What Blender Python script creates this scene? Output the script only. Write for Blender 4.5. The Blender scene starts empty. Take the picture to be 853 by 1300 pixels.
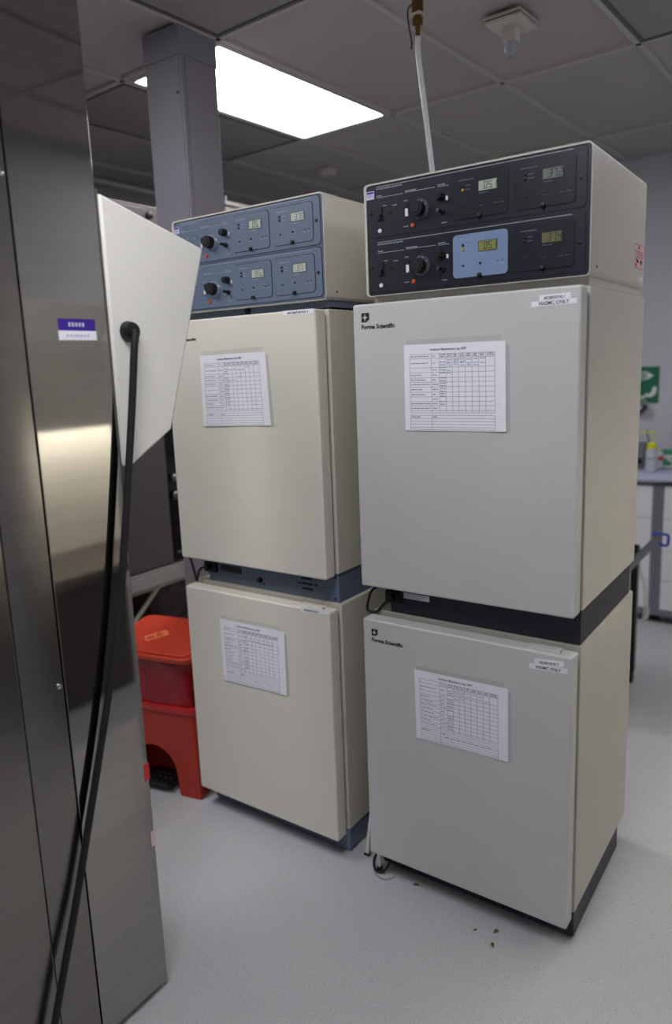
import bpy, bmesh, math, random
from mathutils import Vector, Matrix, Euler
random.seed(7)
scene = bpy.context.scene
col = scene.collection
PI = math.pi

# ------------------------------------------------------------------ materials
def lin(c):
    return tuple(((v/255)/12.92 if v/255 <= 0.04045 else (((v/255)+0.055)/1.055)**2.4) for v in c)

def mat(name, rgb, rough=0.5, metal=0.0, var=0.0, vscale=6.0, bump=0.0, bscale=200.0, spec=0.5, emit=None, estr=0.0, stretch=None, coat=0.0):
    m = bpy.data.materials.new(name); m.use_nodes = True
    nt = m.node_tree; b = nt.nodes['Principled BSDF']
    c = lin(rgb) + (1,)
    b.inputs['Base Color'].default_value = c
    b.inputs['Roughness'].default_value = rough
    b.inputs['Metallic'].default_value = metal
    b.inputs['Specular IOR Level'].default_value = spec
    if coat: b.inputs['Coat Weight'].default_value = coat
    if emit:
        b.inputs['Emission Color'].default_value = lin(emit)+(1,)
        b.inputs['Emission Strength'].default_value = estr
    tc = nt.nodes.new('ShaderNodeTexCoord'); vec = tc.outputs['Object']
    if stretch:
        mp = nt.nodes.new('ShaderNodeMapping'); mp.inputs['Scale'].default_value = stretch
        nt.links.new(vec, mp.inputs['Vector']); vec = mp.outputs['Vector']
    if var > 0:
        n = nt.nodes.new('ShaderNodeTexNoise'); n.inputs['Scale'].default_value = vscale; n.inputs['Detail'].default_value = 5
        nt.links.new(vec, n.inputs['Vector'])
        r = nt.nodes.new('ShaderNodeValToRGB')
        r.color_ramp.elements[0].position = .3; r.color_ramp.elements[1].position = .7
        r.color_ramp.elements[0].color = tuple(v*(1-var) for v in c[:3])+(1,)
        r.color_ramp.elements[1].color = tuple(min(1, v*(1+var)) for v in c[:3])+(1,)
        nt.links.new(n.outputs['Fac'], r.inputs['Fac']); nt.links.new(r.outputs['Color'], b.inputs['Base Color'])
    if bump > 0:
        n2 = nt.nodes.new('ShaderNodeTexNoise'); n2.inputs['Scale'].default_value = bscale; n2.inputs['Detail'].default_value = 3
        nt.links.new(vec, n2.inputs['Vector'])
        bp = nt.nodes.new('ShaderNodeBump'); bp.inputs['Strength'].default_value = bump; bp.inputs['Distance'].default_value = 0.002
        nt.links.new(n2.outputs['Fac'], bp.inputs['Height']); nt.links.new(bp.outputs['Normal'], b.inputs['Normal'])
    return m

M = {}
M['cream_l']   = mat('cream_enamel', (226,222,209), .42, var=.02, vscale=4, bump=.05, bscale=300)
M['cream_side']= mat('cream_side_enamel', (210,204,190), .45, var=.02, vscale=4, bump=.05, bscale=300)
M['grey_r']    = mat('grey_enamel', (203,203,201), .42, var=.025, vscale=4, bump=.05, bscale=300)
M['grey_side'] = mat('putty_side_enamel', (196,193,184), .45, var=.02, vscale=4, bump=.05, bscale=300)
M['gasket']    = mat('gasket_rubber', (95,92,86), .7)
M['blue']      = mat('slate_blue_enamel', (99,112,134), .42, var=.03, vscale=10)
M['blue_d']    = mat('slate_blue_border', (84,96,116), .45, var=.03, vscale=10)
M['navy']      = mat('navy_enamel', (24,24,40), .4, var=.04, vscale=10)
M['navy_d']    = mat('navy_plate', (20,20,36), .38, var=.04, vscale=10)
M['charcoal']  = mat('charcoal_plinth', (44,42,52), .5, var=.05)
M['lightblue'] = mat('light_blue_plate', (120,140,174), .42, var=.03)
M['groove']    = mat('groove_black', (18,18,24), .7)
M['black']     = mat('black_plastic', (14,14,16), .42)
M['blackmatte']= mat('black_rubber', (16,16,18), .65)
M['white']     = mat('white_plastic', (225,225,225), .45)
M['print_w']   = mat('white_print', (168,172,184), .6)
M['print_l']   = mat('pale_print', (150,160,178), .6)
M['print_k']   = mat('black_print', (24,24,28), .6)
M['print_g']   = mat('grey_print', (108,108,132), .7)
M['print_b']   = mat('blue_ink', (96,100,160), .7)
M['orange']    = mat('orange_lens', (196,84,28), .35)
M['yellow']    = mat('yellow_lens', (200,160,30), .35)
M['redled']    = mat('dark_red_lens', (60,20,22), .35)
M['lcd']       = mat('lcd_glass', (172,182,166), .25)
M['lcd_dim']   = mat('dim_lcd_glass', (116,122,120), .25)
M['lcd_ol']    = mat('olive_lcd_glass', (136,140,84), .25)
M['lcd_olive_dim'] = mat('dim_olive_lcd_glass', (112,110,78), .25)
M['lcd_pale']  = mat('pale_lcd_glass', (186,194,178), .25)
M['dialclear'] = mat('clear_dial_skirt', (74,74,82), .25, coat=.3)
M['dialblue']  = mat('blue_dial_skirt', (120,132,152), .25, coat=.3)
M['paper']     = mat('white_paper', (246,246,254), .7, var=.01, vscale=20)
M['tape_white']= mat('white_label_tape', (246,245,252), .5)
M['purple']    = mat('purple_ink', (58,22,150), .5)
M['purple_l']  = mat('lilac_sticker', (206,198,226), .5)
M['steel']     = mat('brushed_stainless', (164,161,157), .055, 1.0, var=.05, vscale=3, stretch=(1,1,14))
M['steel_d']   = mat('dull_stainless', (140,136,131), .24, 1.0, var=.05, vscale=3, stretch=(1,1,14))
M['steel_rail']= mat('pale_steel_rail', (190,182,176), .4, .6, var=.04)
M['machine']   = mat('brown_grey_enamel', (98,90,90), .4, .3, var=.05, vscale=2)
M['blackglass']= mat('black_door_glass', (10,8,8), .12)
M['chrome']    = mat('chrome', (200,200,205), .15, 1.0)
M['brace']     = mat('pale_green_enamel', (170,172,150), .45)
M['column']    = mat('grey_lilac_metal', (142,138,148), .45, .15, var=.03, vscale=3, bump=.05, bscale=150)
M['tile']      = mat('ceiling_board', (176,171,170), .9, var=.02, vscale=3, bump=.1, bscale=250)
M['tbar']      = mat('ceiling_grid_white', (188,184,182), .6)
M['perf']      = mat('perforated_grey_metal', (152,148,150), .6, .2, var=.08, vscale=60, bump=.3, bscale=400)
M['perf_edge'] = mat('dark_panel_edge', (96,93,93), .6)
M['wall']      = mat('white_wall_paint', (196,196,204), .7, var=.02, vscale=1.5)
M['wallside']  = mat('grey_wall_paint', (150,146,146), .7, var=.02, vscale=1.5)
M['trimw']     = mat('white_trim', (225,225,225), .35)
M['diffuser']  = mat('light_diffuser', (250,250,255), .5, emit=(250,251,255), estr=15.0)
M['diffuser_dim'] = mat('dimmed_light_diffuser', (250,250,250), .5, emit=(250,251,255), estr=7.0)  # emission turned down to balance the light on the right
M['red']       = mat('red_plastic', (178,46,26), .4, var=.04, vscale=5)
M['red_lid']   = mat('red_lid_plastic', (204,62,34), .42, var=.04, vscale=5)
M['redbag_rim']= mat('red_rim_plastic', (190,40,40), .35)
M['redbag']    = mat('red_bag_film', (150,18,28), .14, var=.25, vscale=12, bump=1.0, bscale=26)
M['fluoro']    = mat('fluorescent_orange_label', (255,124,72), .6)
M['bin_shaded']  = mat('shaded_red_plastic', (46,9,10), .45)  # red plastic darkened to carry the shade under the table
M['green']     = mat('sign_green', (12,104,72), .45)
M['signwhite'] = mat('sign_white', (220,226,224), .5)
M['darkgreen'] = mat('dark_green_plastic', (24,56,44), .35)
M['yellowcap'] = mat('yellow_cap', (222,224,30), .4)
M['bottle']    = mat('clear_bottle_plastic', (196,200,206), .3)
M['frost']     = mat('drawer_white', (236,236,240), .5)
M['framegrey'] = mat('cabinet_grey_steel', (128,130,142), .45, .2)
M['bluecloth'] = mat('bench_liner_white', (206,210,234), .8)
M['darkedge']  = mat('black_bench_top', (28,28,36), .5)
M['blueclip']  = mat('blue_plastic', (36,66,190), .45)
M['cartsteel'] = mat('grey_cart_steel', (112,112,116), .4, .6)
M['cartblack'] = mat('black_cart_steel', (26,26,28), .45, .3)
M['cartcream'] = mat('cream_cart_panel', (196,190,172), .5)
M['brass']     = mat('aged_brass', (120,92,56), .35, .8, var=.2, vscale=30)
M['sensor']    = mat('sensor_white', (202,198,190), .5)
M['leaf']      = mat('dry_leaf', (104,104,52), .7, var=.2, vscale=60)
M['boxwhite']  = mat('carton_white', (222,228,226), .6)
M['boxgreen']  = mat('carton_green', (60,150,110), .55)
M['boxgrey']   = mat('grey_plastic', (128,128,136), .5)
M['pinktape']  = mat('pale_pink_tape', (232,206,214), .6)
M['redtape']   = mat('red_tape', (206,44,44), .55)
M['pinklabel'] = mat('pink_service_label', (214,184,184), .55)
M['red_print'] = mat('red_print', (176,70,76), .6)
M['head']      = mat('ivory_enamel', (244,241,233), .4, var=.015, vscale=3)
M['added_hood']   = mat('added_hood_enamel', (238,236,228), .45, var=.02)  # inside of the added hood, whitened for its reflection in the steel

M['added_glow'] = mat('added_hood_lamp', (250,250,255), .5, emit=(255,250,242), estr=34.0)  # lamp of the added hood, brightens its reflection in the steel

def clear_mat(name, tint, a, rough=.15):
    m = bpy.data.materials.new(name); m.use_nodes = True; nt = m.node_tree
    out = nt.nodes['Material Output']; b = nt.nodes['Principled BSDF']
    b.inputs['Base Color'].default_value = lin(tint)+(1,); b.inputs['Roughness'].default_value = rough
    t = nt.nodes.new('ShaderNodeBsdfTransparent'); mx = nt.nodes.new('ShaderNodeMixShader'); mx.inputs['Fac'].default_value = a
    nt.links.new(t.outputs[0], mx.inputs[1]); nt.links.new(b.outputs[0], mx.inputs[2]); nt.links.new(mx.outputs[0], out.inputs['Surface'])
    return m
M['sleeve'] = clear_mat('clear_plastic_sleeve', (190,190,188), .16)
M['hose']   = clear_mat('frosted_tubing', (226,224,230), .85, .3)
M['lens']   = clear_mat('clear_lens', (170,170,180), .6, .1)

def floor_mat():
    m = bpy.data.materials.new('speckled_vinyl'); m.use_nodes = True; nt = m.node_tree
    b = nt.nodes['Principled BSDF']; b.inputs['Roughness'].default_value = .38
    tc = nt.nodes.new('ShaderNodeTexCoord')
    n1 = nt.nodes.new('ShaderNodeTexNoise'); n1.inputs['Scale'].default_value = 210; n1.inputs['Detail'].default_value = 2
    r1 = nt.nodes.new('ShaderNodeValToRGB'); e = r1.color_ramp.elements
    e[0].position = .28; e[0].color = lin((152,152,155))+(1,)
    e[1].position = .42; e[1].color = lin((194,194,197))+(1,)
    q = e.new(.72); q.color = lin((199,199,202))+(1,)
    q = e.new(.85); q.color = lin((216,216,219))+(1,)
    n2 = nt.nodes.new('ShaderNodeTexNoise'); n2.inputs['Scale'].default_value = 1.7; n2.inputs['Detail'].default_value = 4
    r2 = nt.nodes.new('ShaderNodeValToRGB'); f = r2.color_ramp.elements
    f[0].position = .3; f[0].color = (.93,.93,.93,1); f[1].position = .7; f[1].color = (1,1,1,1)
    mx = nt.nodes.new('ShaderNodeMix'); mx.data_type = 'RGBA'; mx.blend_type = 'MULTIPLY'; mx.inputs['Factor'].default_value = 1
    for a in (n1, n2): nt.links.new(tc.outputs['Object'], a.inputs['Vector'])
    nt.links.new(n1.outputs['Fac'], r1.inputs['Fac']); nt.links.new(n2.outputs['Fac'], r2.inputs['Fac'])
    nt.links.new(r1.outputs['Color'], mx.inputs['A']); nt.links.new(r2.outputs['Color'], mx.inputs['B'])
    nt.links.new(mx.outputs['Result'], b.inputs['Base Color'])
    bp = nt.nodes.new('ShaderNodeBump'); bp.inputs['Strength'].default_value = .05; bp.inputs['Distance'].default_value = .002
    nt.links.new(n1.outputs['Fac'], bp.inputs['Height']); nt.links.new(bp.outputs['Normal'], b.inputs['Normal'])
    return m
M['floor'] = floor_mat()

# ------------------------------------------------------------------ mesh builder
class MB:
    def __init__(s): s.bm = bmesh.new(); s.mi = 0; s.bev = False
    def mat(s, i): s.mi = i; return s
    def _take(s, faces):
        for f in faces: f.material_index = s.mi; f.smooth = True
    def box(s, x0, x1, y0, y1, z0, z1, bev=0.0, seg=2, mtx=None):
        before = set(s.bm.faces)
        g = bmesh.ops.create_cube(s.bm, size=1.0)
        vs = g['verts']
        bmesh.ops.scale(s.bm, vec=(x1-x0, y1-y0, z1-z0), verts=vs)
        bmesh.ops.translate(s.bm, vec=((x0+x1)/2, (y0+y1)/2, (z0+z1)/2), verts=vs)
        fs = set(f for v in vs for f in v.link_faces)
        if bev > 0:
            s.bev = True
            es = list(set(e for v in vs for e in v.link_edges))
            r = bmesh.ops.bevel(s.bm, geom=es, offset=bev, segments=seg, profile=.5, affect='EDGES')
            fs = set(s.bm.faces) - before
            vs = list(set(v for f in fs for v in f.verts))
        s._take(fs)
        if mtx is not None: bmesh.ops.transform(s.bm, matrix=mtx, verts=vs)
        return s
    def prism(s, pts, d0, d1, axis='y', mtx=None):
        """outline pts (a,b) extruded along axis from d0 to d1; axis y: (a,d,b) ; x: (d,a,b) ; z: (a,b,d)"""
        def P(a, b, d):
            return {'y': (a, d, b), 'x': (d, a, b), 'z': (a, b, d)}[axis]
        v0 = [s.bm.verts.new(P(a, b, d0)) for a, b in pts]
        v1 = [s.bm.verts.new(P(a, b, d1)) for a, b in pts]
        n = len(pts); fs = []
        fs.append(s.bm.faces.new(v0)); fs.append(s.bm.faces.new(v1[::-1]))
        for i in range(n):
            fs.append(s.bm.faces.new((v0[(i+1) % n], v0[i], v1[i], v1[(i+1) % n])))
        bmesh.ops.recalc_face_normals(s.bm, faces=fs)
        s._take(fs)
        if mtx is not None: bmesh.ops.transform(s.bm, matrix=mtx, verts=v0+v1)
        return s
    def rplate(s, x0, x1, z0, z1, r, y0, y1, n=5):
        return s.prism(rrect(x0, x1, z0, z1, r, n), y0, y1, 'y')
    def cyl(s, p0, p1, r0, r1=None, n=20, caps=True):
        r1 = r0 if r1 is None else r1
        p0 = Vector(p0); p1 = Vector(p1); d = p1-p0
        q = d.to_track_quat('Z', 'Y'); fs = []
        A = [s.bm.verts.new(p0 + q @ Vector((r0*math.cos(2*PI*i/n), r0*math.sin(2*PI*i/n), 0))) for i in range(n)]
        B = [s.bm.verts.new(p1 + q @ Vector((r1*math.cos(2*PI*i/n), r1*math.sin(2*PI*i/n), 0))) for i in range(n)]
        for i in range(n): fs.append(s.bm.faces.new((A[i], A[(i+1) % n], B[(i+1) % n], B[i])))
        if caps: fs.append(s.bm.faces.new(A[::-1])); fs.append(s.bm.faces.new(B))
        s._take(fs); return s
    def lathe(s, prof, c=(0,0,0), n=28, d=(0,0,1)):
        """profile (r,h) turned about direction d through c"""
        q = Vector(d).to_track_quat('Z', 'Y'); c = Vector(c); rings = []; fs = []
        for r, h in prof:
            if r < 1e-6: rings.append([s.bm.verts.new(c + q @ Vector((0, 0, h)))])
            else: rings.append([s.bm.verts.new(c + q @ Vector((r*math.cos(2*PI*i/n), r*math.sin(2*PI*i/n), h))) for i in range(n)])
        for a, b in zip(rings, rings[1:]):
            for i in range(n):
                j = (i+1) % n
                if len(a) == 1 and len(b) > 1: fs.append(s.bm.faces.new((a[0], b[j], b[i])))
                elif len(b) == 1 and len(a) > 1: fs.append(s.bm.faces.new((a[i], a[j], b[0])))
                elif len(a) > 1: fs.append(s.bm.faces.new((a[i], a[j], b[j], b[i])))
        bmesh.ops.recalc_face_normals(s.bm, faces=fs)
        s._take(fs); return s
    def tube(s, pts, r, n=10, sub=8):
        pts = smooth_path([Vector(p) for p in pts], sub); rings = []; fs = []
        up = Vector((0, 0, 1)); prev = None
        for i, p in enumerate(pts):
            t = (pts[min(i+1, len(pts)-1)] - pts[max(i-1, 0)]).normalized()
            if prev is None:
                a = t.orthogonal().normalized()
            else:
                a = (prev - t*prev.dot(t)).normalized()
            prev = a; b = t.cross(a)
            rings.append([s.bm.verts.new(p + r*(math.cos(2*PI*k/n)*a + math.sin(2*PI*k/n)*b)) for k in range(n)])
        for A, B in zip(rings, rings[1:]):
            for k in range(n): fs.append(s.bm.faces.new((A[k], A[(k+1) % n], B[(k+1) % n], B[k])))
        fs.append(s.bm.faces.new(rings[0][::-1])); fs.append(s.bm.faces.new(rings[-1]))
        s._take(fs); return s
    def text(s, body, size, mtx, align='LEFT', bold=0.0, thick=.0003, width=None):
        cu = bpy.data.curves.new('t', 'FONT'); cu.body = body; cu.size = size; cu.align_x = align
        cu.offset = bold; cu.extrude = thick; cu.resolution_u = 2
        o = bpy.data.objects.new('t', cu); col.objects.link(o)
        dg = bpy.context.evaluated_depsgraph_get()
        me = bpy.data.meshes.new_from_object(o.evaluated_get(dg))
        bpy.data.objects.remove(o); bpy.data.curves.remove(cu)
        xs = [v.co.x for v in me.vertices]
        if width and xs:
            k = width/max(1e-6, max(xs)-min(xs))
            for v in me.vertices: v.co.x *= k
        me.transform(mtx)
        nf = len(s.bm.faces); s.bm.from_mesh(me); s.bm.faces.ensure_lookup_table()
        for f in s.bm.faces[nf:]: f.material_index = s.mi
        bpy.data.meshes.remove(me); return s
    def build(s, name, mats, parent=None, loc=None):
        me = bpy.data.meshes.new(name); s.bm.to_mesh(me); s.bm.free()
        me.set_sharp_from_angle(angle=math.radians(32))
        for m in (mats if isinstance(mats, (list, tuple)) else [mats]): me.materials.append(M[m])
        o = bpy.data.objects.new(name, me); col.objects.link(o)
        if parent is not None: o.parent = parent
        if loc is not None: o.location = loc
        if s.bev:
            wn = o.modifiers.new('weighted_normals', 'WEIGHTED_NORMAL'); wn.keep_sharp = True; wn.weight = 80
        return o

def smooth_path(p, sub):
    if len(p) < 3: return p
    out = []
    for i in range(len(p)-1):
        p0 = p[max(i-1, 0)]; p1 = p[i]; p2 = p[i+1]; p3 = p[min(i+2, len(p)-1)]
        for k in range(sub):
            t = k/sub
            out.append(.5*((2*p1) + (p2-p0)*t + (2*p0-5*p1+4*p2-p3)*t*t + (3*p1-p0-3*p2+p3)*t**3))
    out.append(p[-1]); return out

def rrect(x0, x1, z0, z1, r, n=5):
    pts = []
    for cx, cz, a0 in ((x1-r, z0+r, -PI/2), (x1-r, z1-r, 0), (x0+r, z1-r, PI/2), (x0+r, z0+r, PI)):
        for k in range(n+1):
            a = a0 + PI/2*k/n; pts.append((cx+r*math.cos(a), cz+r*math.sin(a)))
    return pts

def FRONT(x, y, z):      # text lying on a face that looks towards -y
    return Matrix.Translation((x, y, z)) @ Matrix.Rotation(PI/2, 4, 'X')
def SIDE(x, y, z):       # on a face that looks towards +x, reading along +y
    return Matrix.Translation((x, y, z)) @ Matrix.Rotation(PI/2, 4, 'Z') @ Matrix.Rotation(PI/2, 4, 'X')

def tag(o, label, cat, group=None, kind=None):
    o['label'] = label; o['category'] = cat
    if group: o['group'] = group
    if kind: o['kind'] = kind
    return o
def thing(name, label, cat, loc=(0, 0, 0), rz=0.0, group=None):
    o = bpy.data.objects.new(name, None); col.objects.link(o)
    o.location = loc; o.rotation_euler = (0, 0, rz); o.empty_display_size = .1
    return tag(o, label, cat, group)
def struct(o):
    o['kind'] = 'structure'; return o

# ------------------------------------------------------------------ room
XL, XR, YB, YF, ZC = -3.62, 1.36, 3.63, -4.2, 2.956
struct(MB().box(XL-.1, XR+.1, YF-.1, YB+.1, -.1, 0).build('floor', 'floor'))
struct(MB().box(XL-.1, XR+.1, YB, YB+.1, 0, ZC+.2).build('wall_back', 'wall'))
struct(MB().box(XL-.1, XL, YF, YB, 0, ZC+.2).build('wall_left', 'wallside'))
struct(MB().box(XR, XR+.1, YF, YB, 0, ZC+.2).build('wall_right', 'wall'))
struct(MB().box(XL-.1, XR+.1, YF-.1, YF, 0, ZC+.2).build('wall_front', 'wall'))
struct(MB().box(XL, XR, YF, YB, ZC+.012, ZC+.12).build('ceiling', 'tile'))
struct(MB().box(XL, XL+.022, YF, YB, ZC-.030, ZC-.006, .003).build('trim_1', 'trimw'))
struct(MB().box(XL+.03, -1.3, YB-.016, YB, 0, .1, .004).build('baseboard_back', 'framegrey'))
struct(MB().box(XL, XL+.016, YF, YB-.016, 0, .1, .004).build('baseboard_left', 'framegrey'))

GX, GY, GA, T = -1.5743, .5026, -.0594, .6107
GM = Matrix.Translation((GX, GY, ZC)) @ Matrix.Rotation(GA, 4, 'Z')
def inroom(i, j):
    p = GM @ Vector((i*T, j*T, 0)); return XL-.7 < p.x < XR+.7 and YF-.7 < p.y < YB+.7
mb = MB()                                            # hung grid: bars run both ways, clipped to the room
w = .012
def clip_line(p, d):
    t0, t1 = -20, 20
    for a, lo, hi in ((0, XL+.035, XR-.02), (1, YF+.02, YB-.02)):
        if abs(d[a]) < 1e-9: continue
        u, v = (lo-p[a])/d[a], (hi-p[a])/d[a]
        if u > v: u, v = v, u
        t0, t1 = max(t0, u), min(t1, v)
    return t0, t1
for ax in (0, 1):
    for k in range(-14, 15):
        if ax == 1 and k % 2: continue               # long bars every 0.61 m, cross bars every 1.22 m
        o0 = GM @ (Vector((k*T, 0, 0)) if ax == 0 else Vector((0, k*T, 0)))
        d = (GM.to_3x3() @ (Vector((0, 1, 0)) if ax == 0 else Vector((1, 0, 0))))
        t0, t1 = clip_line(o0, d)
        if t1 - t0 < .05: continue
        ang = math.atan2(d.y, d.x)
        mb.box(t0, t1, -w, w, -.004, .013, mtx=Matrix.Translation(o0) @ Matrix.Rotation(ang, 4, 'Z'))
struct(mb.build('trim_2', 'tbar'))

def panel_cell(i, j, z=0.0):
    return Matrix.Translation((0, 0, z)) @ GM @ Matrix.Translation((i*T, j*T, 0))
def troffer(i, j, label, dm='diffuser'):
    t = thing('ceiling_light', label, 'ceiling light', panel_cell(i, j).translation, GA, 'recessed ceiling light panels')
    m = MB()
    a, b = .014, .036
    for x0, x1, y0, y1 in ((a, b, a, 2*T-a), (T-b, T-a, a, 2*T-a), (b, T-b, a, b), (b, T-b, 2*T-b, 2*T-a)):
        m.box(x0, x1, y0, y1, -.008, .012)
    m.build('frame', 'tbar', t)
    MB().box(b, T-b, b, 2*T-b, -.001, .010).build('diffuser', dm, t)
troffer(-1, 0, 'lit white rectangular ceiling light panel beside the square grey column')
troffer(2, -4, 'ceiling light panel over the aisle between the stainless cabinet and the camera')
troffer(-1, -4, 'ceiling light panel beyond the stainless cabinet, in front of the cream incubators')
troffer(3, 1, 'unseen dimmed ceiling light panel placed off the grid near the bench, right of the grey incubator stack', 'diffuser_dim')  # out of view, placed off the grid to wash the right wall with light
def perf(i, j, label):
    t = thing('perforated_ceiling_panel', label, 'ceiling panel', panel_cell(i, j).translation, GA, 'dark perforated ceiling panels')
    m = MB(); a, b = .013, .03
    for x0, x1, y0, y1 in ((a, b, a, 2*T-a), (T-b, T-a, a, 2*T-a), (b, T-b, a, b), (b, T-b, 2*T-b, 2*T-a)):
        m.box(x0, x1, y0, y1, -.006, .012)
    m.build('frame', 'perf_edge', t)
    MB().box(b, T-b, b, 2*T-b, -.001, .010).build('perforated_sheet', 'perf', t)
perf(-2, 0, 'dark perforated ceiling panel behind the square column, beside the lit panel')
perf(0, -2, 'dark perforated ceiling panel at top edge, in front of the column')
perf(2, 0, 'dark perforated ceiling panel in the top right corner of the ceiling')

# sensor on the ceiling
t = thing('ceiling_sensor', 'white square ceiling sensor with clear downward lens', 'sensor', (-.612, 1.085, ZC), GA)
MB().box(-.074, .074, -.085, .085, -.014, -.004, .002).build('mounting_plate', 'sensor', t)
MB().box(-.068, .068, -.078, .078, -.019, -.013).build('gap_gasket', 'black', t)
MB().box(-.072, .072, -.082, .082, -.030, -.018, .003).build('cover_plate', 'sensor', t)
MB().box(-.026, .026, -.026, .026, -.085, -.029, .004).build('sensor_body', 'sensor', t)
MB().lathe([(.0001, -.138), (.014, -.134), (.024, -.118), (.027, -.084)], (0, 0, 0)).build('lens', 'lens', t)
t = thing('smoke_detector', 'small round white ceiling detector above the pale incubators', 'detector', (-2.408, 2.409, ZC), 0)
MB().lathe([(.062, .006), (.062, -.012), (.05, -.026), (.0001, -.032)]).build('housing', 'sensor', t)
MB().lathe([(.022, -.026), (.02, -.036), (.0001, -.038)]).build('sensing_cap', 'tbar', t)

# gas drop and tubing
t = thing('gas_valve', 'brass gas valve hanging from the ceiling above the dark incubator console', 'valve', (-.752, .60, ZC))
MB().lathe([(.035, .006), (.035, -.008), (.014, -.014)]).build('ceiling_flange', 'chrome', t)
MB().cyl((0, 0, -.01), (0, 0, -.06), .011).build('pipe', 'brass', t)
MB().lathe([(.011, -.05), (.018, -.055), (.02, -.075), (.02, -.10), (.014, -.108), (.014, -.118), (.018, -.12), (.018, -.138), (.010, -.142), (.008, -.16), (.0085, -.162), (.0085, -.17), (.006, -.172), (.006, -.19)]).build('valve_body', 'brass', t)
MB().box(-.02, .02, -.02, .02, -.112, -.104, .003).build('collar', 'sensor', t)
MB().tube([(-.02, 0, -.07), (-.034, -.005, -.085), (-.03, -.01, -.13), (-.018, -.012, -.19), (-.02, -.012, -.215)], .0025, 6).build('lever', 'cartblack', t)
o = MB().tube([(-.752, .60, ZC-.175), (-.753, .605, ZC-.24), (-.742, .64, 2.5), (-.728, .67, 2.25), (-.722, .69, 2.0), (-.72, .70, 1.6)], .0095, 12).build('tubing', 'hose')
bpy.context.view_layer.update(); o.parent = t; o.matrix_parent_inverse = t.matrix_world.inverted(); o['label'] = 'frosted white tubing'

# ------------------------------------------------------------------ service column
t = thing('service_column', 'square grey metal service column from floor to ceiling behind the pale incubators', 'column')
X0, X1, Y0, Y1 = -1.787, -1.588, .305, .503
MB().box(X0+.003, X1-.003, Y0+.003, Y1-.003, 0, ZC-.07, .002).build('shaft', 'column', t)
MB().box(X0, X1, Y0, Y1, ZC-.105, ZC-.001, .002).build('ceiling_collar', 'column', t)
MB().box(X1-.0045, X1, Y0+.022, Y1-.008, .1, ZC-.1075, .0015).build('cover_panel', 'column', t, None)
MB().box(X0+.01, X1-.012, Y0, Y0+.005, .1, ZC-.1075, .0015).build('cover_panel', 'column', t, None)
for z in (2.12, 2.72):
    MB().cyl((X1-.022, Y0-.001, z), (X1-.022, Y0-.006, z), .006, n=12).build('screw', 'chrome', t)

# ------------------------------------------------------------------ incubators
def door_part(root, z0, z1, m, kind, w=.66):
    d = MB().box(-w, 0, 0, .055, z0, z1, .007, 3).build('door', m, root)
    MB().box(-w+.012, -.012, .0545, .0695, z0+.014, z1-.014).build('gasket', 'gasket', root)
    return d

def logo(parent, x, z, h):
    b = MB(); s = h
    # dark shield with a pale four-pointed star
    b.prism([(x, z), (x+s, z), (x+s, z-s*.72), (x+s*.62, z-s), (x, z-s)], -.0008, .0005, 'y')
    b.mat(1); c = (x+s*.46, z-s*.5); st = []
    for k in range(8):
        a = PI/2 + k*PI/4; r = s*.40 if k % 2 == 0 else s*.13
        st.append((c[0]+r*math.cos(a), c[1]+r*math.sin(a)))
    b.prism(st, -.0014, -.0004, 'y')
    b.build('logo_emblem', ['print_k', 'grey_r'], parent)
    MB().text('Forma Scientific', .0165, FRONT(x-.001, -.0004, z-s-.019), bold=.0006, width=.111).build('logo_lettering', 'print_k', parent)

def tapes(parent, rows):
    for x0, x1, z0, z1, dz, txt, ts in rows:
        b = MB(); sh = Matrix.Rotation(math.atan2(dz, x1-x0), 4, 'Y')
        mt = Matrix.Translation((x0, 0, z0)) @ Matrix.Rotation(-math.atan2(dz, x1-x0), 4, 'Y')
        b.box(0, x1-x0, -.0009, .0004, 0, z1-z0, mtx=mt)
        b.mat(1); b.text(txt, ts, mt @ Matrix.Translation(((x1-x0)/2, -.001, (z1-z0)*.22)) @ Matrix.Rotation(PI/2, 4, 'X'), 'CENTER', bold=.0002, width=(x1-x0)*.66)
        b.build('label_tape', ['tape_white', 'print_k'], parent)

def incubator_lower(name, label, loc, rz, mdoor, mbody, mbase, logo_on, tape_rows):
    root = thing(name, label, 'incubator', loc, rz, 'stacked laboratory incubators')
    MB().box(-.66, .003, .068, .644, .0915, .9165, .006, 2).build('body', mbody, root)
    MB().box(-.652, -.001, .073, .565, .007, .095, .003).build('base_plinth', mbase, root)
    for x, y in ((-.62, .11), (-.035, .11), (-.62, .53), (-.035, .53)):
        MB().lathe([(.016, .02), (.016, .008), (.022, .004), (.022, 0), (.0001, 0)], (x, y, 0), 16).build('foot', 'cartsteel', root)
    d = door_part(root, .0822, .9068, mdoor, 0)
    MB().lathe([(.011, -.001), (.011, .004), (.0001, .0045)], (-.05, .028, .9068), 16).build('hinge_cap', 'cartsteel', d)
    MB().box(-.135, -.04, .012, .046, .9055, .9125, .003).build('hinge_plate', mdoor, d)
    if logo_on: logo(d, -.627, .877, .022)
    tapes(d, tape_rows)
    for x in (-.03,):
        MB().cyl((x, .0755, .055), (x, .0725, .055), .005, n=12).build('screw', 'black', root)
    return root

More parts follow.
